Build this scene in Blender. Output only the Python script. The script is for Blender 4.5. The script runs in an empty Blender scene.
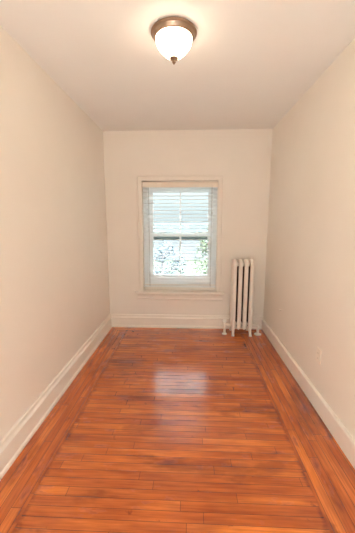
import bpy, bmesh, math, random
from mathutils import Vector, Matrix

random.seed(7)
SC = bpy.context.scene
COL = SC.collection
PI = math.pi

# ------------------------------------------------------------------ camera
FPX, PITCH, YAW = 282.44, 0.160683, 0.043041
CAM_H = 1.476
cp, sp, cy, sy = math.cos(PITCH), math.sin(PITCH), math.cos(YAW), math.sin(YAW)
fw = Vector((-sy * cp, cy * cp, -sp))
rt = Vector((cy, sy, 0))
up = rt.cross(fw)
cam = bpy.data.cameras.new('camera')
cam.sensor_fit = 'AUTO'
cam.sensor_width = 36.0
cam.lens = FPX / 533.0 * 36.0
cam.clip_start = 0.02
cam.clip_end = 300
camo = bpy.data.objects.new('camera', cam)
COL.objects.link(camo)
camo.matrix_world = Matrix(((rt.x, up.x, -fw.x, 0), (rt.y, up.y, -fw.y, 0), (rt.z, up.z, -fw.z, CAM_H), (0, 0, 0, 1)))
SC.camera = camo

# ------------------------------------------------------------------ world, exposure
SKY_HORIZON, SKY_RISE = 0.64, 29.0        # overcast sky, brighter overhead
LAMP_STRENGTH = 11.6
world = bpy.data.worlds.new('sky')
SC.world = world
world.use_nodes = True
wb = world.node_tree.nodes['Background']
wb.inputs['Color'].default_value = (0.86, 0.96, 1.0, 1)
wn = world.node_tree
_tc = wn.nodes.new('ShaderNodeTexCoord')
_sx = wn.nodes.new('ShaderNodeSeparateXYZ')
_ma = wn.nodes.new('ShaderNodeMath')
_ma.operation = 'MAXIMUM'
_ma.inputs[1].default_value = 0.0
_mb = wn.nodes.new('ShaderNodeMath')
_mb.operation = 'MULTIPLY_ADD'
_mb.inputs[1].default_value = SKY_RISE
_mb.inputs[2].default_value = SKY_HORIZON
wn.links.new(_tc.outputs['Generated'], _sx.inputs['Vector'])
wn.links.new(_sx.outputs['Z'], _ma.inputs[0])
_sq = wn.nodes.new('ShaderNodeMath')
_sq.operation = 'MULTIPLY'
wn.links.new(_ma.outputs[0], _sq.inputs[0])
wn.links.new(_ma.outputs[0], _sq.inputs[1])
wn.links.new(_sq.outputs[0], _mb.inputs[0])
wn.links.new(_mb.outputs[0], wb.inputs['Strength'])
sun = bpy.data.lights.new('sun', 'SUN')
sun.energy = 25.0
sun.angle = 0.03
sun.color = (1.0, 0.99, 0.97)
suno = bpy.data.objects.new('sun', sun)
COL.objects.link(suno)
suno.rotation_euler = Vector((-0.25, 0.62, -0.74)).to_track_quat('-Z', 'Y').to_euler()
SC.view_settings.view_transform = 'Standard'
SC.view_settings.look = 'None'
SC.view_settings.gamma = 1
SC.view_settings.exposure = 0.51
SC.view_settings.use_curve_mapping = False
SC.cycles.use_denoising = True
SC.cycles.max_bounces = 16
SC.cycles.diffuse_bounces = 8
SC.cycles.transparent_max_bounces = 16

# ------------------------------------------------------------------ room dimensions (metres)
XL, XR, YB, YF, H = -1.111, 1.0186, 3.773, -0.02, 2.6
SX0, SX1, SY1 = -0.842, 0.685, 3.50                   # seams of the floor border
WX0, WX1, WZ0, WZ1 = -0.626, 0.362, 0.488, 1.985      # window opening


# ------------------------------------------------------------------ material helpers
def mat(name, col, rough=0.5, metal=0.0, spec=0.5, noise=0.0, nscale=8.0, bump=0.0, bscale=60.0, coat=0.0):
    m = bpy.data.materials.new(name)
    m.use_nodes = True
    nt = m.node_tree
    b = nt.nodes['Principled BSDF']
    b.inputs['Base Color'].default_value = (*col, 1)
    b.inputs['Roughness'].default_value = rough
    b.inputs['Metallic'].default_value = metal
    b.inputs['Specular IOR Level'].default_value = spec
    b.inputs['Coat Weight'].default_value = coat
    geo = nt.nodes.new('ShaderNodeNewGeometry')
    if noise > 0:
        n = nt.nodes.new('ShaderNodeTexNoise')
        n.inputs['Scale'].default_value = nscale
        n.inputs['Detail'].default_value = 4
        nt.links.new(geo.outputs['Position'], n.inputs['Vector'])
        r = nt.nodes.new('ShaderNodeMapRange')
        r.inputs['From Min'].default_value = 0.3
        r.inputs['From Max'].default_value = 0.7
        r.inputs['To Min'].default_value = 1 - noise
        r.inputs['To Max'].default_value = 1 + noise * 0.5
        nt.links.new(n.outputs['Fac'], r.inputs['Value'])
        mx = nt.nodes.new('ShaderNodeMix')
        mx.data_type = 'RGBA'
        mx.blend_type = 'MULTIPLY'
        mx.inputs['Factor'].default_value = 1
        mx.inputs['A'].default_value = (*col, 1)
        nt.links.new(r.outputs['Result'], mx.inputs['B'])
        nt.links.new(mx.outputs['Result'], b.inputs['Base Color'])
    if bump > 0:
        n = nt.nodes.new('ShaderNodeTexNoise')
        n.inputs['Scale'].default_value = bscale
        n.inputs['Detail'].default_value = 3
        nt.links.new(geo.outputs['Position'], n.inputs['Vector'])
        bp = nt.nodes.new('ShaderNodeBump')
        bp.inputs['Strength'].default_value = bump
        bp.inputs['Distance'].default_value = 0.002
        nt.links.new(n.outputs['Fac'], bp.inputs['Height'])
        nt.links.new(bp.outputs['Normal'], b.inputs['Normal'])
    return m


def emit_mat(name, col, strength):
    m = bpy.data.materials.new(name)
    m.use_nodes = True
    b = m.node_tree.nodes['Principled BSDF']
    b.inputs['Base Color'].default_value = (0.9, 0.87, 0.82, 1)
    b.inputs['Roughness'].default_value = 0.3
    b.inputs['Emission Color'].default_value = (*col, 1)
    b.inputs['Emission Strength'].default_value = strength
    return m


def glass_mat(name):
    m = bpy.data.materials.new(name)
    m.use_nodes = True
    nt = m.node_tree
    nt.nodes.clear()
    out = nt.nodes.new('ShaderNodeOutputMaterial')
    mix = nt.nodes.new('ShaderNodeMixShader')
    fr = nt.nodes.new('ShaderNodeFresnel')
    fr.inputs['IOR'].default_value = 1.3
    tr = nt.nodes.new('ShaderNodeBsdfTransparent')
    tr.inputs['Color'].default_value = (0.95, 0.98, 0.98, 1)
    gl = nt.nodes.new('ShaderNodeBsdfGlossy')
    gl.inputs['Roughness'].default_value = 0.02
    nt.links.new(fr.outputs['Fac'], mix.inputs['Fac'])
    nt.links.new(tr.outputs['BSDF'], mix.inputs[1])
    nt.links.new(gl.outputs['BSDF'], mix.inputs[2])
    nt.links.new(mix.outputs['Shader'], out.inputs['Surface'])
    return m


def wood_mat(name, along, seed=0.0):
    """worn varnished strip floor; boards run along 'x' or 'y'"""
    m = bpy.data.materials.new(name)
    m.use_nodes = True
    nt = m.node_tree
    N, L = nt.nodes, nt.links
    b = N['Principled BSDF']
    geo = N.new('ShaderNodeNewGeometry')
    mp = N.new('ShaderNodeMapping')
    mp.vector_type = 'POINT'
    mp.inputs['Location'].default_value = (seed, seed * 0.37, 0)
    if along == 'y':
        mp.inputs['Rotation'].default_value = (0, 0, PI / 2)
    L.new(geo.outputs['Position'], mp.inputs['Vector'])

    # board-by-board coordinate: every row gets its own slice of noise
    sep = N.new('ShaderNodeSeparateXYZ')
    L.new(mp.outputs['Vector'], sep.inputs['Vector'])
    row = N.new('ShaderNodeMath')
    row.operation = 'DIVIDE'
    row.inputs[1].default_value = 0.056
    L.new(sep.outputs['Y'], row.inputs[0])
    flo = N.new('ShaderNodeMath')
    flo.operation = 'FLOOR'
    L.new(row.outputs[0], flo.inputs[0])

    wn = N.new('ShaderNodeTexWhiteNoise')
    wn.noise_dimensions = '1D'
    L.new(flo.outputs[0], wn.inputs['W'])
    sh = N.new('ShaderNodeMath')
    sh.operation = 'MULTIPLY_ADD'
    sh.inputs[1].default_value = 2.7
    L.new(wn.outputs['Value'], sh.inputs[0])
    L.new(sep.outputs['X'], sh.inputs[2])
    bvec = N.new('ShaderNodeCombineXYZ')
    L.new(sh.outputs[0], bvec.inputs['X'])
    L.new(sep.outputs['Y'], bvec.inputs['Y'])

    def brick(c1, c2, cm, width, mortar):
        t = N.new('ShaderNodeTexBrick')
        t.offset = 0.0
        t.squash = 1.0
        t.inputs['Color1'].default_value = (*c1, 1)
        t.inputs['Color2'].default_value = (*c2, 1)
        t.inputs['Mortar'].default_value = (*cm, 1)
        t.inputs['Scale'].default_value = 1.0
        t.inputs['Mortar Size'].default_value = mortar
        t.inputs['Mortar Smooth'].default_value = 0.3
        t.inputs['Bias'].default_value = 0.0
        t.inputs['Brick Width'].default_value = width
        t.inputs['Row Height'].default_value = 0.056
        L.new(bvec.outputs['Vector'], t.inputs['Vector'])
        return t

    br = brick((0.68, 0.176, 0.022), (0.50, 0.106, 0.010), (0.15, 0.038, 0.008), 0.93, 0.0017)

    def stretched(sx, sy_, scale, detail, off):
        q = N.new('ShaderNodeMapping')
        q.inputs['Scale'].default_value = (sx, sy_, 1)
        q.inputs['Location'].default_value = (off, off * 2.1, off)
        L.new(mp.outputs['Vector'], q.inputs['Vector'])
        n = N.new('ShaderNodeTexNoise')
        n.inputs['Scale'].default_value = scale
        n.inputs['Detail'].default_value = detail
        n.inputs['Roughness'].default_value = 0.62
        L.new(q.outputs['Vector'], n.inputs['Vector'])
        return n

    def mulby(src, fac_out, lo, hi, dark, light=(1, 1, 1)):
        r = N.new('ShaderNodeMapRange')
        r.interpolation_type = 'SMOOTHSTEP'
        r.inputs['From Min'].default_value = lo
        r.inputs['From Max'].default_value = hi
        L.new(fac_out, r.inputs['Value'])
        c = N.new('ShaderNodeMix')
        c.data_type = 'RGBA'
        c.inputs['A'].default_value = (*dark, 1)
        c.inputs['B'].default_value = (*light, 1)
        L.new(r.outputs['Result'], c.inputs['Factor'])
        x = N.new('ShaderNodeMix')
        x.data_type = 'RGBA'
        x.blend_type = 'MULTIPLY'
        x.inputs['Factor'].default_value = 1
        L.new(src, x.inputs['A'])
        L.new(c.outputs['Result'], x.inputs['B'])
        return x.outputs['Result']

    def rowed(sx, jump, detail):
        a = N.new('ShaderNodeMath')
        a.operation = 'MULTIPLY'
        a.inputs[1].default_value = sx
        L.new(sep.outputs['X'], a.inputs[0])
        f = N.new('ShaderNodeMath')
        f.operation = 'MULTIPLY'
        f.inputs[1].default_value = jump
        L.new(flo.outputs[0], f.inputs[0])
        y5 = N.new('ShaderNodeMath')
        y5.operation = 'MULTIPLY_ADD'
        y5.inputs[1].default_value = 9.0
        L.new(sep.outputs['Y'], y5.inputs[0])
        L.new(f.outputs[0], y5.inputs[2])
        cb = N.new('ShaderNodeCombineXYZ')
        L.new(a.outputs[0], cb.inputs['X'])
        L.new(y5.outputs[0], cb.inputs['Y'])
        n = N.new('ShaderNodeTexNoise')
        n.inputs['Scale'].default_value = 1.0
        n.inputs['Detail'].default_value = detail
        n.inputs['Roughness'].default_value = 0.6
        L.new(cb.outputs['Vector'], n.inputs['Vector'])
        return n

    grain = stretched(3.5, 75, 1.0, 5, 3.1)
    c = mulby(br.outputs['Color'], grain.outputs['Fac'], 0.30, 0.66, (0.76, 0.68, 0.58), (1.10, 1.12, 1.15))
    tint = rowed(1.6, 5.37, 3)                          # mottled tone within each board
    c = mulby(c, tint.outputs['Fac'], 0.32, 0.62, (0.72, 0.60, 0.50), (1.10, 1.18, 1.25))
    streak = rowed(3.0, 3.71, 4)                        # worn dark patches that stop at the board edge
    c = mulby(c, streak.outputs['Fac'], 0.31, 0.40, (0.58, 0.48, 0.36))
    dash = rowed(11.0, 8.13, 5)                         # small dark dents and dashes
    c = mulby(c, dash.outputs['Fac'], 0.28, 0.36, (0.50, 0.40, 0.30))
    blot = stretched(1.8, 4.5, 1.0, 4, 21.7)            # old stains crossing the boards
    c = mulby(c, blot.outputs['Fac'], 0.36, 0.48, (0.64, 0.56, 0.42))
    # grime collected along the seams of the border
    sepw = N.new('ShaderNodeSeparateXYZ')
    L.new(geo.outputs['Position'], sepw.inputs['Vector'])
    dirt = stretched(9, 9, 1.0, 4, 2.7)
    for seam in (SX0, SX1):
        df = N.new('ShaderNodeMath')
        df.operation = 'SUBTRACT'
        df.inputs[1].default_value = seam
        L.new(sepw.outputs['X'], df.inputs[0])
        ab = N.new('ShaderNodeMath')
        ab.operation = 'ABSOLUTE'
        L.new(df.outputs[0], ab.inputs[0])
        ad = N.new('ShaderNodeMath')
        ad.operation = 'MULTIPLY_ADD'
        ad.inputs[1].default_value = 6.5
        L.new(ab.outputs[0], ad.inputs[0])
        L.new(dirt.outputs['Fac'], ad.inputs[2])
        c = mulby(c, ad.outputs[0], 0.42, 0.66, (0.56, 0.47, 0.36))
    L.new(c, b.inputs['Base Color'])
    # varnish
    rr = N.new('ShaderNodeMapRange')
    rr.inputs['From Min'].default_value = 0.3
    rr.inputs['From Max'].default_value = 0.7
    rr.inputs['To Min'].default_value = 0.30
    rr.inputs['To Max'].default_value = 0.20
    L.new(streak.outputs['Fac'], rr.inputs['Value'])
    L.new(rr.outputs['Result'], b.inputs['Roughness'])
    b.inputs['Specular IOR Level'].default_value = 0.12
    b.inputs['Coat Weight'].default_value = 1.0
    b.inputs['Coat IOR'].default_value = 1.75
    b.inputs['Coat Roughness'].default_value = 0.14
    # slightly cupped, uneven boards
    und = stretched(1.6, 22, 1.0, 2, 5.5)
    frc = N.new('ShaderNodeMath')
    frc.operation = 'FRACT'
    L.new(row.outputs[0], frc.inputs[0])
    wn2 = N.new('ShaderNodeTexWhiteNoise')
    wn2.noise_dimensions = '1D'
    of = N.new('ShaderNodeMath')
    of.operation = 'ADD'
    of.inputs[1].default_value = 41.3
    L.new(flo.outputs[0], of.inputs[0])
    L.new(of.outputs[0], wn2.inputs['W'])
    cen = N.new('ShaderNodeMath')
    cen.operation = 'SUBTRACT'
    cen.inputs[1].default_value = 0.5
    L.new(wn2.outputs['Value'], cen.inputs[0])
    hgt = N.new('ShaderNodeMath')
    hgt.operation = 'MULTIPLY'
    L.new(frc.outputs[0], hgt.inputs[0])
    L.new(cen.outputs[0], hgt.inputs[1])
    b0 = N.new('ShaderNodeBump')                        # each board lies at its own slight tilt
    b0.inputs['Strength'].default_value = 1.0
    b0.inputs['Distance'].default_value = 0.008
    L.new(hgt.outputs[0], b0.inputs['Height'])
    b1 = N.new('ShaderNodeBump')
    L.new(b0.outputs['Normal'], b1.inputs['Normal'])
    b1.inputs['Strength'].default_value = 0.35
    b1.inputs['Distance'].default_value = 0.004
    L.new(und.outputs['Fac'], b1.inputs['Height'])
    b2 = N.new('ShaderNodeBump')
    b2.invert = True
    b2.inputs['Strength'].default_value = 0.4
    b2.inputs['Distance'].default_value = 0.0015
    L.new(br.outputs['Fac'], b2.inputs['Height'])
    L.new(b1.outputs['Normal'], b2.inputs['Normal'])
    L.new(b2.outputs['Normal'], b.inputs['Normal'])
    return m


M = {}
M['wall'] = mat('wall_paint', (0.84, 0.785, 0.71), 0.55, noise=0.015, nscale=3, bump=0.15, bscale=90)
M['ceiling'] = mat('ceiling_paint', (0.80, 0.775, 0.74), 0.7, noise=0.015, nscale=3, bump=0.12, bscale=60)
M['trim'] = mat('trim_gloss_paint', (0.87, 0.81, 0.73), 0.3, noise=0.02, nscale=12)
M['rad'] = mat('radiator_enamel', (0.87, 0.81, 0.73), 0.28, noise=0.03, nscale=25)
M['iron'] = mat('dark_gap_shade', (0.045, 0.022, 0.012), 0.7, noise=0.2, nscale=30)  # near-black colour that paints the shade into the radiator gaps
M['vinyl'] = mat('white_vinyl', (0.91, 0.93, 0.94), 0.35, noise=0.01, nscale=10)
M['slat'] = mat('white_slat', (0.86, 0.88, 0.88), 0.4, noise=0.01, nscale=10)
nt = M['slat'].node_tree
_t = nt.nodes.new('ShaderNodeBsdfTranslucent')
_t.inputs['Color'].default_value = (0.93, 0.95, 0.96, 1)
_m = nt.nodes.new('ShaderNodeMixShader')
_m.inputs['Fac'].default_value = 0.04
nt.links.new(nt.nodes['Principled BSDF'].outputs['BSDF'], _m.inputs[1])
nt.links.new(_t.outputs['BSDF'], _m.inputs[2])
nt.links.new(_m.outputs['Shader'], nt.nodes['Material Output'].inputs['Surface'])
M['valance'] = mat('valance_cream', (0.80, 0.71, 0.60), 0.4, noise=0.02, nscale=10)
M['cord'] = mat('grey_cord', (0.50, 0.47, 0.44), 0.8, noise=0.1, nscale=120)
M['dark'] = mat('dark_bronze_frame', (0.03, 0.04, 0.045), 0.5, noise=0.1, nscale=20)
M['glass'] = glass_mat('window_glass')
M['bronze'] = mat('brushed_bronze', (0.37, 0.26, 0.185), 0.33, metal=0.85, noise=0.08, nscale=40)
M['lamp'] = emit_mat('frosted_lamp_glass', (1.0, 0.80, 0.58), LAMP_STRENGTH)
M['plate'] = mat('ivory_plate', (0.86, 0.79, 0.69), 0.3, noise=0.02, nscale=60)
M['slot'] = mat('outlet_slot', (0.12, 0.09, 0.07), 0.6, noise=0.1, nscale=60)
M['white'] = mat('white_plastic', (0.88, 0.84, 0.78), 0.3, noise=0.02, nscale=60)
M['hallbounce'] = mat('pale_hall_bounce', (0.75, 0.72, 0.68), 0.5, noise=0.05, nscale=5)  # floor of the added hallway, kept pale to bounce daylight
M['field'] = wood_mat('strip_floor_crosswise', 'x', 0.0)
M['border'] = wood_mat('strip_floor_lengthwise', 'y', 4.0)


# ------------------------------------------------------------------ mesh helpers
def obj(name, bm, m, parent=None, smooth=False, loc=None):
    me = bpy.data.meshes.new(name)
    bmesh.ops.recalc_face_normals(bm, faces=bm.faces[:])
    bm.to_mesh(me)
    bm.free()
    for x in (m if isinstance(m, (list, tuple)) else [m]):
        me.materials.append(x)
    if smooth:
        for p in me.polygons:
            p.use_smooth = True
        try:
            me.set_sharp_from_angle(angle=math.radians(40))
        except Exception:
            pass
    o = bpy.data.objects.new(name, me)
    COL.objects.link(o)
    if parent is not None:
        o.parent = parent
    if loc:
        o.location = loc
    return o


def empty(name, loc=(0, 0, 0)):
    o = bpy.data.objects.new(name, None)
    o.empty_display_size = 0.1
    COL.objects.link(o)
    o.location = loc
    return o


def tag(o, label, cat, group=None):
    o['label'] = label
    o['category'] = cat
    if group:
        o['group'] = group
    return o


def struct(o):
    o['kind'] = 'structure'
    return o


def box(bm, x0, x1, y0, y1, z0, z1, bev=0.0, seg=2):
    vs = [bm.verts.new((x, y, z)) for x in (x0, x1) for y in (y0, y1) for z in (z0, z1)]
    idx = [(0, 1, 3, 2), (4, 6, 7, 5), (0, 4, 5, 1), (2, 3, 7, 6), (0, 2, 6, 4), (1, 5, 7, 3)]
    fs = [bm.faces.new([vs[i] for i in f]) for f in idx]
    if bev > 0:
        es = list({e for f in fs for e in f.edges})
        bmesh.ops.bevel(bm, geom=es, offset=bev, segments=seg, affect='EDGES', profile=0.5)
    return vs


def sweep(bm, frames, closed_profile=True, closed_path=False, caps=True):
    """frames: list of rings (lists of points)"""
    rings = [[bm.verts.new(p) for p in r] for r in frames]
    n = len(rings[0])
    m = len(rings)
    for i in range(m if closed_path else m - 1):
        a, b = rings[i], rings[(i + 1) % m]
        for j in range(n if closed_profile else n - 1):
            k = (j + 1) % n
            bm.faces.new((a[j], a[k], b[k], b[j]))
    if caps and closed_profile and not closed_path:
        bm.faces.new(rings[0][::-1])
        bm.faces.new(rings[-1])


def tube(bm, pts, r, n=12, caps=True):
    pts = [Vector(p) for p in pts]
    rs = r if isinstance(r, (list, tuple)) else [r] * len(pts)
    frames = []
    prev = None
    for i, p in enumerate(pts):
        t = (pts[min(i + 1, len(pts) - 1)] - pts[max(i - 1, 0)]).normalized()
        if prev is None:
            a = Vector((1, 0, 0)) if abs(t.x) < 0.9 else Vector((0, 0, 1))
            u = t.cross(a).normalized()
        else:
            u = (prev - t * prev.dot(t)).normalized()
        prev = u
        v = t.cross(u)
        frames.append([p + (u * math.cos(2 * PI * k / n) + v * math.sin(2 * PI * k / n)) * rs[i] for k in range(n)])
    sweep(bm, frames, caps=caps)


def lathe(bm, prof, c=(0, 0, 0), n=32, axis='z'):
    """prof: list of (radius, height); radius 0 closes the end"""
    rings = []
    for r, h in prof:
        if r < 1e-6:
            pts = [(0, 0, h)]
        else:
            pts = [(r * math.cos(2 * PI * k / n), r * math.sin(2 * PI * k / n), h) for k in range(n)]
        out = []
        for x, y, z in pts:
            if axis == 'x':
                x, y, z = z, x, y
            elif axis == 'y':
                x, y, z = x, z, y
            out.append(bm.verts.new((x + c[0], y + c[1], z + c[2])))
        rings.append(out)
    for a, b in zip(rings, rings[1:]):
        for k in range(n):
            l = (k + 1) % n
            if len(a) == 1 and len(b) == 1:
                continue
            if len(a) == 1:
                bm.faces.new((a[0], b[k], b[l]))
            elif len(b) == 1:
                bm.faces.new((a[k], a[l], b[0]))
            else:
                bm.faces.new((a[k], a[l], b[l], b[k]))


def arc(c, r, a0, a1, n):
    return [(c[0] + r * math.cos(a0 + (a1 - a0) * i / n), c[1] + r * math.sin(a0 + (a1 - a0) * i / n)) for i in range(n + 1)]


# ------------------------------------------------------------------ floor
bm = bmesh.new()
def fquad(pts, mi):
    f = bm.faces.new([bm.verts.new((x, y, 0)) for x, y in pts])
    f.material_index = mi
fquad([(SX0, YF - 0.13), (SX1, YF - 0.13), (SX1, SY1), (SX0, SY1)], 0)
fquad([(XL, YF - 0.13), (SX0, YF - 0.13), (SX0, SY1), (XL, YB)], 1)
fquad([(SX1, YF - 0.13), (XR, YF - 0.13), (XR, YB), (SX1, SY1)], 1)
fquad([(SX0, SY1), (SX1, SY1), (XR, YB), (XL, YB)], 0)
bmesh.ops.remove_doubles(bm, verts=bm.verts[:], dist=1e-5)
r = bmesh.ops.extrude_face_region(bm, geom=bm.faces[:])
bmesh.ops.translate(bm, verts=[v for v in r['geom'] if isinstance(v, bmesh.types.BMVert)], vec=(0, 0, -0.05))
struct(obj('floor', bm, [M['field'], M['border']]))

# ------------------------------------------------------------------ ceiling and walls
TH = 0.26
bm = bmesh.new()
box(bm, XL - 0.1, XR + 0.1, YF - 0.13, YB + TH, H, H + 0.1)
struct(obj('ceiling', bm, M['ceiling']))
bm = bmesh.new()
box(bm, XL - 0.1, XL, YF - 0.13, YB + TH, -0.05, H)
struct(obj('wall_left', bm, M['wall']))
bm = bmesh.new()
box(bm, XR, XR + 0.1, YF - 0.13, YB + TH, -0.05, H)
struct(obj('wall_right', bm, M['wall']))
bm = bmesh.new()
box(bm, XL, WX0, YB, YB + TH, -0.05, H)
box(bm, WX1, XR, YB, YB + TH, -0.05, H)
box(bm, WX0, WX1, YB, YB + TH, -0.05, WZ0)
box(bm, WX0, WX1, YB, YB + TH, WZ1, H)
struct(obj('wall_back', bm, M['wall']))
DX0, DX1, DZ = -0.95, 0.86, 2.12          # doorway the photograph is taken from, widened to let fill light in
bm = bmesh.new()
box(bm, XL, DX0, YF - 0.13, YF, -0.05, H)
box(bm, DX1, XR, YF - 0.13, YF, -0.05, H)
box(bm, DX0, DX1, YF - 0.13, YF, DZ, H)
struct(obj('wall_front', bm, M['wall']))
# unseen hallway added behind the doorway, window opening put in to supply fill daylight
HX0, HX1, HY0, HY1 = -1.5, 1.5, -2.2, YF - 0.13
bm = bmesh.new()
box(bm, HX0 - 0.1, HX1 + 0.1, HY0 - 0.1, HY1, -0.05, 0)
struct(obj('floor_added_hall', bm, M['hallbounce']))
bm = bmesh.new()
box(bm, HX0 - 0.1, HX1 + 0.1, HY0 - 0.1, HY1, H, H + 0.1)
struct(obj('ceiling_added_hall', bm, M['ceiling']))
bm = bmesh.new()
box(bm, HX0 - 0.1, HX0, HY0, HY1, 0, H)
box(bm, HX1, HX1 + 0.1, HY0, HY1, 0, H)
box(bm, HX0, XL - 0.1, HY1 - 0.02, HY1, 0, H)
box(bm, XR + 0.1, HX1, HY1 - 0.02, HY1, 0, H)
box(bm, HX0, -1.2, HY0 - 0.1, HY0, 0, H)
box(bm, 1.2, HX1, HY0 - 0.1, HY0, 0, H)
box(bm, -1.2, 1.2, HY0 - 0.1, HY0, 0, 0.4)
box(bm, -1.2, 1.2, HY0 - 0.1, HY0, 2.35, H)
struct(obj('wall_added_hall', bm, M['wall']))


# ------------------------------------------------------------------ baseboards
def moulded(t, h):
    """profile (distance from wall, height), stepped and coved cap"""
    return [(0, 0), (t + 0.010, 0), (t + 0.010, 0.018), (t + 0.006, 0.026), (t, 0.030), (t, h - 0.062), (t - 0.001, h - 0.060),
            (t + 0.005, h - 0.054), (t + 0.006, h - 0.047), (t + 0.002, h - 0.041), (t - 0.006, h - 0.034),
            (t - 0.009, h - 0.022), (t - 0.007, h - 0.012), (t - 0.009, h - 0.004), (t - 0.014, h), (0, h)]


def plain(t, h):
    return [(0, 0.004), (t, 0.004), (t, h - 0.022), (t + 0.004, h - 0.018), (t + 0.005, h - 0.010), (t + 0.002, h - 0.003), (t - 0.005, h), (0, h)]


pl, pr = moulded(0.022, 0.19), plain(0.020, 0.148)
bm = bmesh.new()
sweep(bm, [[(XL + d, YF, z) for d, z in pl], [(XL + d, YB - d, z) for d, z in pl]])
struct(obj('baseboard_left', bm, M['trim']))
pb = moulded(0.022, 0.183)
bm = bmesh.new()
sweep(bm, [[(XL + d, YB - d, z) for d, z in pb], [(XR - min(d, 0.02), YB - d, z) for d, z in pb]])
struct(obj('baseboard_back', bm, M['trim']))
bm = bmesh.new()
sweep(bm, [[(XR - d, YF, z) for d, z in pr], [(XR - d, YB - 0.02, z) for d, z in pr]])
struct(obj('baseboard_right', bm, M['trim']))

# ------------------------------------------------------------------ window
win = struct(empty('window_1', (-0.13, YB, WZ0)))
bpy.context.view_layer.update()
WO = Vector((-0.13, YB, WZ0))


def wobj(name, bm, m, parent=win, smooth=False):
    bmesh.ops.translate(bm, verts=bm.verts[:], vec=-WO)
    return obj(name, bm, m, parent, smooth)


# casing around the opening (mitred moulding)
cw = 0.068
prof = [(0, 0), (0, 0.016), (0.006, 0.019), (0.014, 0.016), (0.048, 0.014), (0.054, 0.022), (0.064, 0.022), (cw, 0.016), (cw, 0)]
bm = bmesh.new()
zs = 0.518
fr = []
fr.append([(WX0 - a, YB - d, zs) for a, d in prof])
fr.append([(WX0 - a, YB - d, WZ1 + a) for a, d in prof])
fr.append([(WX1 + a, YB - d, WZ1 + a) for a, d in prof])
fr.append([(WX1 + a, YB - d, zs) for a, d in prof])
sweep(bm, fr)
wobj('casing', bm, M['wall'])
# stool with rounded nose and apron below
bm = bmesh.new()
nose = [(YB + 0.10, 0.491), (YB - 0.066, 0.491)] + [(YB - 0.066 - 0.0135 * math.sin(t), 0.5045 - 0.0135 * math.cos(t)) for t in [PI * i / 8 for i in range(1, 8)]] + [(YB - 0.066, 0.518), (YB + 0.10, 0.518)]
def stool_ring(x):
    return [(x, y, z) for y, z in nose]
sweep(bm, [stool_ring(WX0 + 0.001), stool_ring(WX1 - 0.001)])
nose2 = [(min(y, YB - 0.0005), z) for y, z in nose]
sweep(bm, [[(-0.745, y, z) for y, z in nose2], [(WX0 + 0.001, y, z) for y, z in nose2]])
sweep(bm, [[(WX1 - 0.001, y, z) for y, z in nose2], [(0.480, y, z) for y, z in nose2]])
wobj('window_sill', bm, M['trim'])
bm = bmesh.new()
ap = [(0, 0.491), (0.034, 0.491), (0.032, 0.476), (0.020, 0.466), (0.016, 0.458), (0.016, 0.427), (0.024, 0.421), (0.026, 0.413), (0.022, 0.405), (0.010, 0.398), (0, 0.398)]
sweep(bm, [[(-0.715, YB - d, z) for d, z in ap], [(0.450, YB - d, z) for d, z in ap]])
wobj('apron', bm, M['trim'])
# vinyl frame lining the opening
bm = bmesh.new()
box(bm, WX0, WX0 + 0.055, YB + 0.085, YB + 0.235, 0.518, WZ1, 0.002)
box(bm, WX1 - 0.055, WX1, YB + 0.085, YB + 0.235, 0.518, WZ1, 0.002)
box(bm, WX0 + 0.055, WX1 - 0.055, YB + 0.085, YB + 0.235, 1.925, WZ1, 0.002)
box(bm, WX0 + 0.055, WX1 - 0.055, YB + 0.085, YB + 0.235, WZ0, 0.585, 0.002)
wobj('window_frame', bm, M['vinyl'])
bm = bmesh.new()
box(bm, WX0 + 0.001, WX1 - 0.001, YB + 0.066, YB + 0.0845, 0.518, 0.600, 0.003)
wobj('stop_moulding', bm, M['trim'])


def sash(name, y, z0, z1, rb, rtop, gx0=-0.502, gx1=0.246):
    bm = bmesh.new()
    x0, x1 = WX0 + 0.055, WX1 - 0.055
    y0, y1 = y - 0.018, y + 0.018
    box(bm, x0, gx0, y0, y1, z0, z1, 0.003)
    box(bm, gx1, x1, y0, y1, z0, z1, 0.003)
    box(bm, gx0, gx1, y0, y1, z0, z0 + rb, 0.003)
    box(bm, gx0, gx1, y0, y1, z1 - rtop, z1, 0.003)
    box(bm, -0.142, -0.117, y0 + 0.006, y1 - 0.006, z0 + rb, z1 - rtop, 0.002)
    s = wobj(name, bm, M['vinyl'])
    bm = bmesh.new()
    box(bm, gx0 - 0.004, gx1 + 0.004, y - 0.002, y + 0.002, z0 + rb - 0.004, z1 - rtop + 0.004)
    wobj('pane', bm, M['glass'], s)
    return s


ls = sash('lower_sash', YB + 0.125, 0.585, 1.310, 0.143, 0.050)
us = sash('upper_sash', YB + 0.168, 1.260, 1.925, 0.048, 0.060)
for lx in (-0.36, 0.10):
    bm = bmesh.new()
    box(bm, lx - 0.022, lx + 0.022, YB + 0.110, YB + 0.140, 1.310, 1.318, 0.002)
    lathe(bm, [(0, 0), (0.011, 0), (0.011, 0.010), (0.006, 0.014), (0, 0.014)], (lx, YB + 0.125, 1.318), 12)
    wobj('sash_lock', bm, M['vinyl'], ls, True)
# dark storm window outside
bm = bmesh.new()
sx0, sx1, sy0, sy1 = WX0 + 0.055, WX1 - 0.055, YB + 0.205, YB + 0.225
box(bm, sx0, sx0 + 0.03, sy0, sy1, 0.585, 1.925)
box(bm, sx1 - 0.03, sx1, sy0, sy1, 0.585, 1.925)
box(bm, sx0, sx1, sy0, sy1, 0.585, 0.70)
box(bm, sx0, sx1, sy0, sy1, 1.205, 1.238)
box(bm, sx0, sx1, sy0, sy1, 1.89, 1.925)
wobj('storm_frame', bm, M['dark'])

# ------------------------------------------------------------------ venetian blind
BO = Vector((-0.132, 3.80, 1.985))
blind = tag(empty('venetian_blind', BO), 'white slatted venetian blind lowered over the window with cream valance', 'blind')


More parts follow.
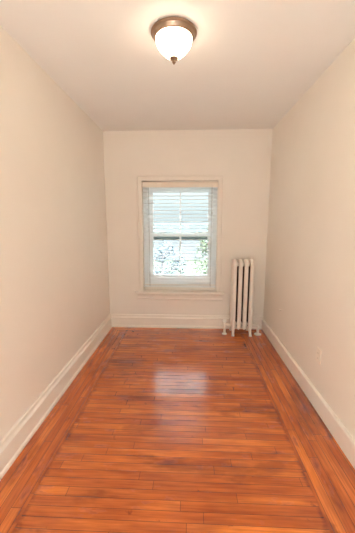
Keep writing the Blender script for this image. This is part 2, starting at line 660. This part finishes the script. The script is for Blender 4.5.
def bobj(name, bm, m, parent=blind, smooth=False):
    bmesh.ops.translate(bm, verts=bm.verts[:], vec=-BO)
    return obj(name, bm, m, parent, smooth)


bx0, bx1 = WX0 + 0.004, WX1 - 0.004
bm = bmesh.new()
vp = [(0.000, 1.905), (-0.011, 1.905), (-0.013, 1.912), (-0.010, 1.920), (-0.009, 1.963), (-0.013, 1.966), (-0.012, 1.974), (0.0, 1.974)]
sweep(bm, [[(bx0, 3.784 + d, z) for d, z in vp], [(bx1, 3.784 + d, z) for d, z in vp]])
bobj('valance', bm, M['valance'])
bm = bmesh.new()
box(bm, bx0 + 0.003, bx1 - 0.003, 3.786, 3.836, 1.925, 1.978, 0.002)
bobj('headrail', bm, M['slat'])
PITCHS, TILT, SW = 0.0475, math.radians(8), 0.050
z = 1.892
slats = []
while z > 0.612:
    slats.append(z)
    z -= PITCHS
bm = bmesh.new()
for z in slats:
    ring0, ring1 = [], []
    pts = []
    for i in range(7):                       # crowned section, room edge a little higher
        s = (i / 6 - 0.5) * SW
        pts.append((s, 0.0022 * (1 - (2 * s / SW) ** 2) + 0.0018))
    for i in range(6, -1, -1):
        s = (i / 6 - 0.5) * SW
        pts.append((s, 0.0022 * (1 - (2 * s / SW) ** 2) - 0.0018))
    pts = [(3.803 + a * math.cos(TILT) + b * math.sin(TILT), z - a * math.sin(TILT) + b * math.cos(TILT)) for a, b in pts]
    sweep(bm, [[(bx0 + 0.002, y, q) for y, q in pts], [(bx1 - 0.002, y, q) for y, q in pts]])
bobj('slats', bm, M['slat'])
bm = bmesh.new()
box(bm, bx0 + 0.002, bx1 - 0.002, 3.777, 3.829, 0.572, 0.592, 0.004)
bobj('bottom_rail', bm, M['slat'])
for lx in (-0.545, 0.281):
    bm = bmesh.new()
    for yy in (3.7765, 3.8295):
        tube(bm, [(lx, yy, 0.59), (lx, yy, 1.93)], 0.0016, 6)
    tube(bm, [(lx + 0.006, 3.775, 0.58), (lx + 0.006, 3.775, 1.93)], 0.0015, 6)
    for z in slats:
        tube(bm, [(lx, 3.7765, z - 0.003), (lx, 3.8295, z - 0.009)], 0.001, 5)
    bobj('ladder_cord', bm, M['cord'])
bm = bmesh.new()
tube(bm, [(0.288, 3.768, 1.91), (0.288, 3.767, 1.60)], 0.0018, 6)
lathe(bm, [(0, -0.04), (0.007, -0.038), (0.008, -0.02), (0.003, 0), (0, 0)], (0.288, 3.767, 1.60), 10)
bobj('lift_cord', bm, M['cord'])

# ------------------------------------------------------------------ radiator
RO = Vector((0.685, 3.60, 0))
rad = tag(empty('radiator', RO), 'cream painted cast iron column radiator standing in the corner by the window', 'radiator')


def robj(name, bm, m=None, parent=rad, smooth=True):
    bmesh.ops.translate(bm, verts=bm.verts[:], vec=-RO)
    return obj(name, bm, m or M['rad'], parent, smooth)


SXC = [0.572 + 0.0715 * i for i in range(4)]
Y0R, Y1R, ZB, ZT = 3.528, 3.672, 0.105, 0.965


def section(xc, hw=0.0255):
    bm = bmesh.new()
    R = 0.052
    path = []
    for c, a0 in (((Y1R - R, ZT - R), 0), ((Y0R + R, ZT - R), PI / 2), ((Y0R + R, ZB + R), PI), ((Y1R - R, ZB + R), 1.5 * PI)):
        for p in arc(c, R, a0, a0 + PI / 2, 6):
            path.append(p)
    n = len(path)
    frames = []
    for i, (y, z) in enumerate(path):
        a, b = path[i - 1], path[(i + 1) % n]
        t = Vector((b[0] - a[0], b[1] - a[1])).normalized()
        nrm = Vector((t.y, -t.x))
        ring = []
        for k in range(14):
            th = 2 * PI * k / 14
            ex = math.copysign(abs(math.cos(th)) ** 0.75, math.cos(th)) * hw
            en = math.copysign(abs(math.sin(th)) ** 0.75, math.sin(th)) * 0.029
            ring.append((xc + ex, y + nrm.x * en, z + nrm.y * en))
        frames.append(ring)
    sweep(bm, frames, closed_path=True)
    # middle column
    fr2 = []
    for zz, k_ in ((ZB, 1.0), (ZB + 0.05, 0.95), (ZT - 0.05, 0.95), (ZT, 1.0)):
        fr2.append([(xc + hw * 0.95 * math.cos(2 * PI * k / 12), 3.60 + 0.036 * k_ * math.sin(2 * PI * k / 12), zz) for k in range(12)])
    sweep(bm, fr2)
    # pointed lug on the underside
    lathe(bm, [(0, -0.035), (0.010, -0.030), (0.019, 0.0), (0.019, 0.02), (0, 0.02)], (xc, Y0R + 0.012, ZB), 12)
    # inner faces coloured dark to stand in for shade between the sections
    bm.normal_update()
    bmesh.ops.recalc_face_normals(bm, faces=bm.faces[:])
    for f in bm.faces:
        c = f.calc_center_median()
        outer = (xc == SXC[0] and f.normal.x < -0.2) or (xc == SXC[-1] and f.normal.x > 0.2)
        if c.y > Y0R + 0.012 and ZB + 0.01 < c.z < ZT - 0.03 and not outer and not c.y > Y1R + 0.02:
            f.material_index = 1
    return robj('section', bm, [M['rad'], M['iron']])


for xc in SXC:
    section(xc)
# nipples joining the sections
for zz in (0.135, 0.925):
    bm = bmesh.new()
    tube(bm, [(SXC[0] - 0.005, 3.60, zz), (SXC[3] + 0.005, 3.60, zz)], 0.026, 14)
    robj('nipple', bm)
# legs under the end sections
for xc, sgn in ((SXC[0], -1), (SXC[3], 1)):
    for yy, dy in ((Y0R, -1), (Y1R, 1)):
        bm = bmesh.new()
        tube(bm, [(xc, yy - dy * 0.006, 0.16), (xc, yy - dy * 0.002, 0.11), (xc + sgn * 0.001, yy + dy * 0.010, 0.06), (xc + sgn * 0.003, yy + dy * 0.022, 0.025),
                  (xc + sgn * 0.004, yy + dy * 0.030, 0.010), (xc + sgn * 0.004, yy + dy * 0.031, 0.0)],
             [0.024, 0.024, 0.019, 0.016, 0.019, 0.019], 12)
        robj('leg', bm)
# supply valve on the window side
bm = bmesh.new()
vy = 3.565
tube(bm, [(0.560, vy + 0.02, 0.118), (0.535, vy + 0.01, 0.118), (0.495, vy, 0.118)], 0.018, 12)
lathe(bm, [(0, -0.016), (0.026, -0.016), (0.028, -0.008), (0.028, 0.008), (0.026, 0.016), (0, 0.016)], (0.512, vy, 0.118), 6, 'x')
lathe(bm, [(0, 0.0), (0.017, 0.0), (0.017, 0.070), (0.026, 0.080), (0.029, 0.10), (0.029, 0.132), (0.022, 0.145), (0.013, 0.150), (0.013, 0.162), (0, 0.162)], (0.466, vy, 0), 16)
tube(bm, [(0.466, vy, 0.118), (0.50, vy, 0.118)], 0.024, 12)
valve = robj('valve', bm)
bm = bmesh.new()
lathe(bm, [(0, 0), (0.012, 0), (0.030, 0.004), (0.034, 0.012), (0.034, 0.022), (0.028, 0.030), (0.010, 0.034), (0, 0.034)], (0.466, vy, 0.162), 16)
robj('valve_handle', bm, M['white'], valve)
bm = bmesh.new()
lathe(bm, [(0, 0), (0.034, 0), (0.034, 0.005), (0.029, 0.010), (0.018, 0.013), (0, 0.015)], (0.466, vy, 0), 20)
robj('floor_flange', bm, None, valve)
# return elbow on the corner side
bm = bmesh.new()
px, pz = 0.900, 0.128
el = [(0.800, 3.59, pz), (0.840, 3.578, pz), (px - 0.04, vy, pz)] + [(px - 0.04 + 0.04 * math.sin(t), vy, pz - 0.04 + 0.04 * math.cos(t)) for t in [PI / 2 * i / 6 for i in range(1, 7)]] + [(px, vy, 0.0)]
tube(bm, el, [0.019, 0.019, 0.019] + [0.019] * 6 + [0.016], 12)
lathe(bm, [(0, -0.012), (0.026, -0.012), (0.026, 0.012), (0, 0.012)], (0.838, 3.578, pz), 6, 'x')
pipe = robj('return_pipe', bm)
bm = bmesh.new()
lathe(bm, [(0, 0), (0.046, 0), (0.046, 0.006), (0.038, 0.013), (0.020, 0.017), (0, 0.017)], (px, vy, 0), 20)
robj('floor_flange', bm, None, pipe)

# ------------------------------------------------------------------ ceiling light
LO = Vector((-0.104, 1.905, H))
lamp = tag(empty('ceiling_light', LO), 'flush ceiling light with bronze pan and glowing frosted glass bowl', 'ceiling light')
bm = bmesh.new()
lathe(bm, [(0, 0), (0.126, 0), (0.136, -0.003), (0.139, -0.009), (0.137, -0.014), (0.130, -0.017), (0.127, -0.022), (0.122, -0.032),
           (0.118, -0.037), (0.112, -0.039), (0.108, -0.037), (0.106, -0.030), (0.0, -0.028)], n=56)
obj('pan', bm, M['bronze'], lamp, True)
bm = bmesh.new()
bp = [(0.1085, -0.034), (0.1095, -0.044), (0.1085, -0.055), (0.105, -0.068), (0.097, -0.083), (0.084, -0.099), (0.070, -0.114), (0.055, -0.127), (0.041, -0.136), (0.028, -0.142), (0.016, -0.145), (0, -0.146)]
lathe(bm, [(0, -0.032), (0.104, -0.032)] + bp, n=56)
obj('shade', bm, M['lamp'], lamp, True)
bm = bmesh.new()
lathe(bm, [(0, -0.134), (0.022, -0.138), (0.027, -0.144), (0.025, -0.150), (0.017, -0.154), (0.010, -0.160), (0.012, -0.164), (0.011, -0.169), (0.006, -0.172), (0.006, -0.176), (0, -0.180)], n=24)
obj('finial', bm, M['bronze'], lamp, True)

# ------------------------------------------------------------------ outlet and hook on the right wall
OO = Vector((XR, 2.115, 0.432))
out = tag(empty('wall_outlet', OO), 'ivory electrical outlet cover plate low on the right wall', 'outlet')
bm = bmesh.new()
box(bm, -0.009, 0.0, -0.036, 0.036, -0.060, 0.060, 0.003)
obj('cover_plate', bm, M['plate'], out)
for dz in (-0.021, 0.021):
    bm = bmesh.new()
    prof = [(0.0165 * math.cos(t), max(-0.012, min(0.012, 0.0165 * math.sin(t)))) for t in [2 * PI * k / 20 for k in range(20)]]
    sweep(bm, [[(-0.0085, a, b + dz) for a, b in prof], [(-0.0115, a, b + dz) for a, b in prof]])
    s = obj('socket', bm, M['plate'], out)
    bm = bmesh.new()
    for a in (-0.006, 0.006):
        box(bm, -0.0120, -0.0110, a - 0.001, a + 0.001, dz - 0.001, dz + 0.007)
    obj('slots', bm, M['slot'], s)
HO = Vector((XR, 3.067, 0.496))
bm = bmesh.new()
lathe(bm, [(0, 0.0), (0.011, 0.0), (0.012, -0.004), (0.006, -0.007), (0.005, -0.014), (0.009, -0.018), (0.009, -0.022), (0, -0.025)], (0, 0, 0), 14, 'x')
hk = obj('wall_hook', bm, M['white'], None, True, HO)
tag(hk, 'tiny white peg sticking out of the right wall near the far corner', 'hook')

# ------------------------------------------------------------------ outside the window
M['ground'] = mat('lawn', (0.052, 0.064, 0.046), 0.9, spec=0.05, noise=0.3, nscale=1.5)
M['facade'] = mat('pale_facade', (0.085, 0.091, 0.098), 0.9, spec=0.05, noise=0.06, nscale=2)
M['slate'] = mat('pale_slate', (0.052, 0.064, 0.066), 0.9, spec=0.05, noise=0.2, nscale=3)
M['bark'] = mat('bark', (0.13, 0.11, 0.12), 0.9, noise=0.3, nscale=12)
M['leaf'] = mat('leaf', (0.09, 0.115, 0.07), 0.8, spec=0.1, noise=0.25, nscale=2)
M['leafb'] = mat('blue_leaf', (0.085, 0.108, 0.128), 0.8, spec=0.1, noise=0.25, nscale=2)
GZ = -3.2
bm = bmesh.new()
box(bm, -40, 40, YB + 0.6, 60, GZ - 0.2, GZ)
struct(obj('ground', bm, M['ground']))
FO = Vector((0, 34, GZ))
bld = tag(empty('neighbour_house', FO), 'pale house with slate mansard roof seen through the window blind', 'house')
zr = CAM_H - 0.055 * 34
bm = bmesh.new()
box(bm, -14, 14, 0, 8, 0, zr - GZ)
fac = obj('wall', bm, M['facade'], bld)
bm = bmesh.new()
zt = CAM_H - 0.012 * 34
sweep(bm, [[(-14.2, -0.3, zr - GZ), (-14.2, 8.3, zr - GZ), (-14.2, 7.7, zt - GZ), (-14.2, 0.3, zt - GZ)], [(14.2, -0.3, zr - GZ), (14.2, 8.3, zr - GZ), (14.2, 7.7, zt - GZ), (14.2, 0.3, zt - GZ)]])
obj('roof', bm, M['slate'], bld)


def tree(name, loc, trunk_h, blobs, nleaf, size, lm, label):
    t = tag(empty(name, loc), label, 'tree')
    bm = bmesh.new()
    tube(bm, [(0, 0, 0), (0.03, 0, trunk_h * 0.4), (-0.04, 0.02, trunk_h * 0.75), (0.02, 0, trunk_h)], [0.13, 0.10, 0.07, 0.03], 10)
    for c, r_ in blobs:
        base = Vector((0, 0, min(trunk_h * 0.9, max(0.5, c[2] - r_ * 1.1))))
        tip = Vector(c)
        mid = base.lerp(tip, 0.5) + Vector((0, 0, -0.12))
        tube(bm, [base, mid, tip], [0.055, 0.035, 0.012], 7)
        for _ in range(5):
            d = Vector((random.uniform(-1, 1), random.uniform(-1, 1), random.uniform(-.5, 1))) * r_
            tube(bm, [mid, mid.lerp(tip + d, .6), tip + d], [0.02, 0.014, 0.006], 5)
    obj('trunk', bm, M['bark'], t, True)
    bm = bmesh.new()
    for c, r_ in blobs:
        for _ in range(nleaf):
            d = Vector((random.gauss(0, 1), random.gauss(0, 1), random.gauss(0, 1)))
            d = d.normalized() * r_ * random.random() ** 0.4
            p = Vector(c) + d
            u = Vector((random.gauss(0, 1), random.gauss(0, 1), random.gauss(0, .6))).normalized()
            v = u.cross(Vector((random.gauss(0, 1), random.gauss(0, 1), random.gauss(0, 1)))).normalized()
            s = size * random.uniform(.6, 1.3)
            n_ = u.cross(v) * s * 0.12
            a, b_, c_, d_ = p - u * s, p + v * s * .45 + n_, p + u * s, p - v * s * .45 + n_
            bm.faces.new([bm.verts.new(q) for q in (a, b_, c_, d_)])
    obj('foliage', bm, lm, t)
    return t


tree('leafy_tree', (1.35, 16, GZ), 3.6, [((-0.2, 0, 2.6), 0.9), ((0.5, 0.3, 3.3), 0.8), ((-0.6, 0.2, 1.8), 0.8), ((0.3, -0.2, 2.0), 0.9), ((0.1, 0, 4.1), 0.6), ((-0.5, 0, 3.3), 0.5)], 210, 0.10, M['leaf'],
     'pale green leafy tree outside the right half of the window')
tree('bushy_tree', (-1.45, 15, GZ), 3.0, [((-0.4, 0, 2.2), 0.8), ((0.4, 0.1, 1.9), 0.8), ((-0.9, 0.2, 1.5), 0.7), ((0.2, 0, 3.1), 0.6), ((0.9, 0, 2.4), 0.5)], 210, 0.09, M['leafb'],
     'bluish bushy tree outside the left half of the window')
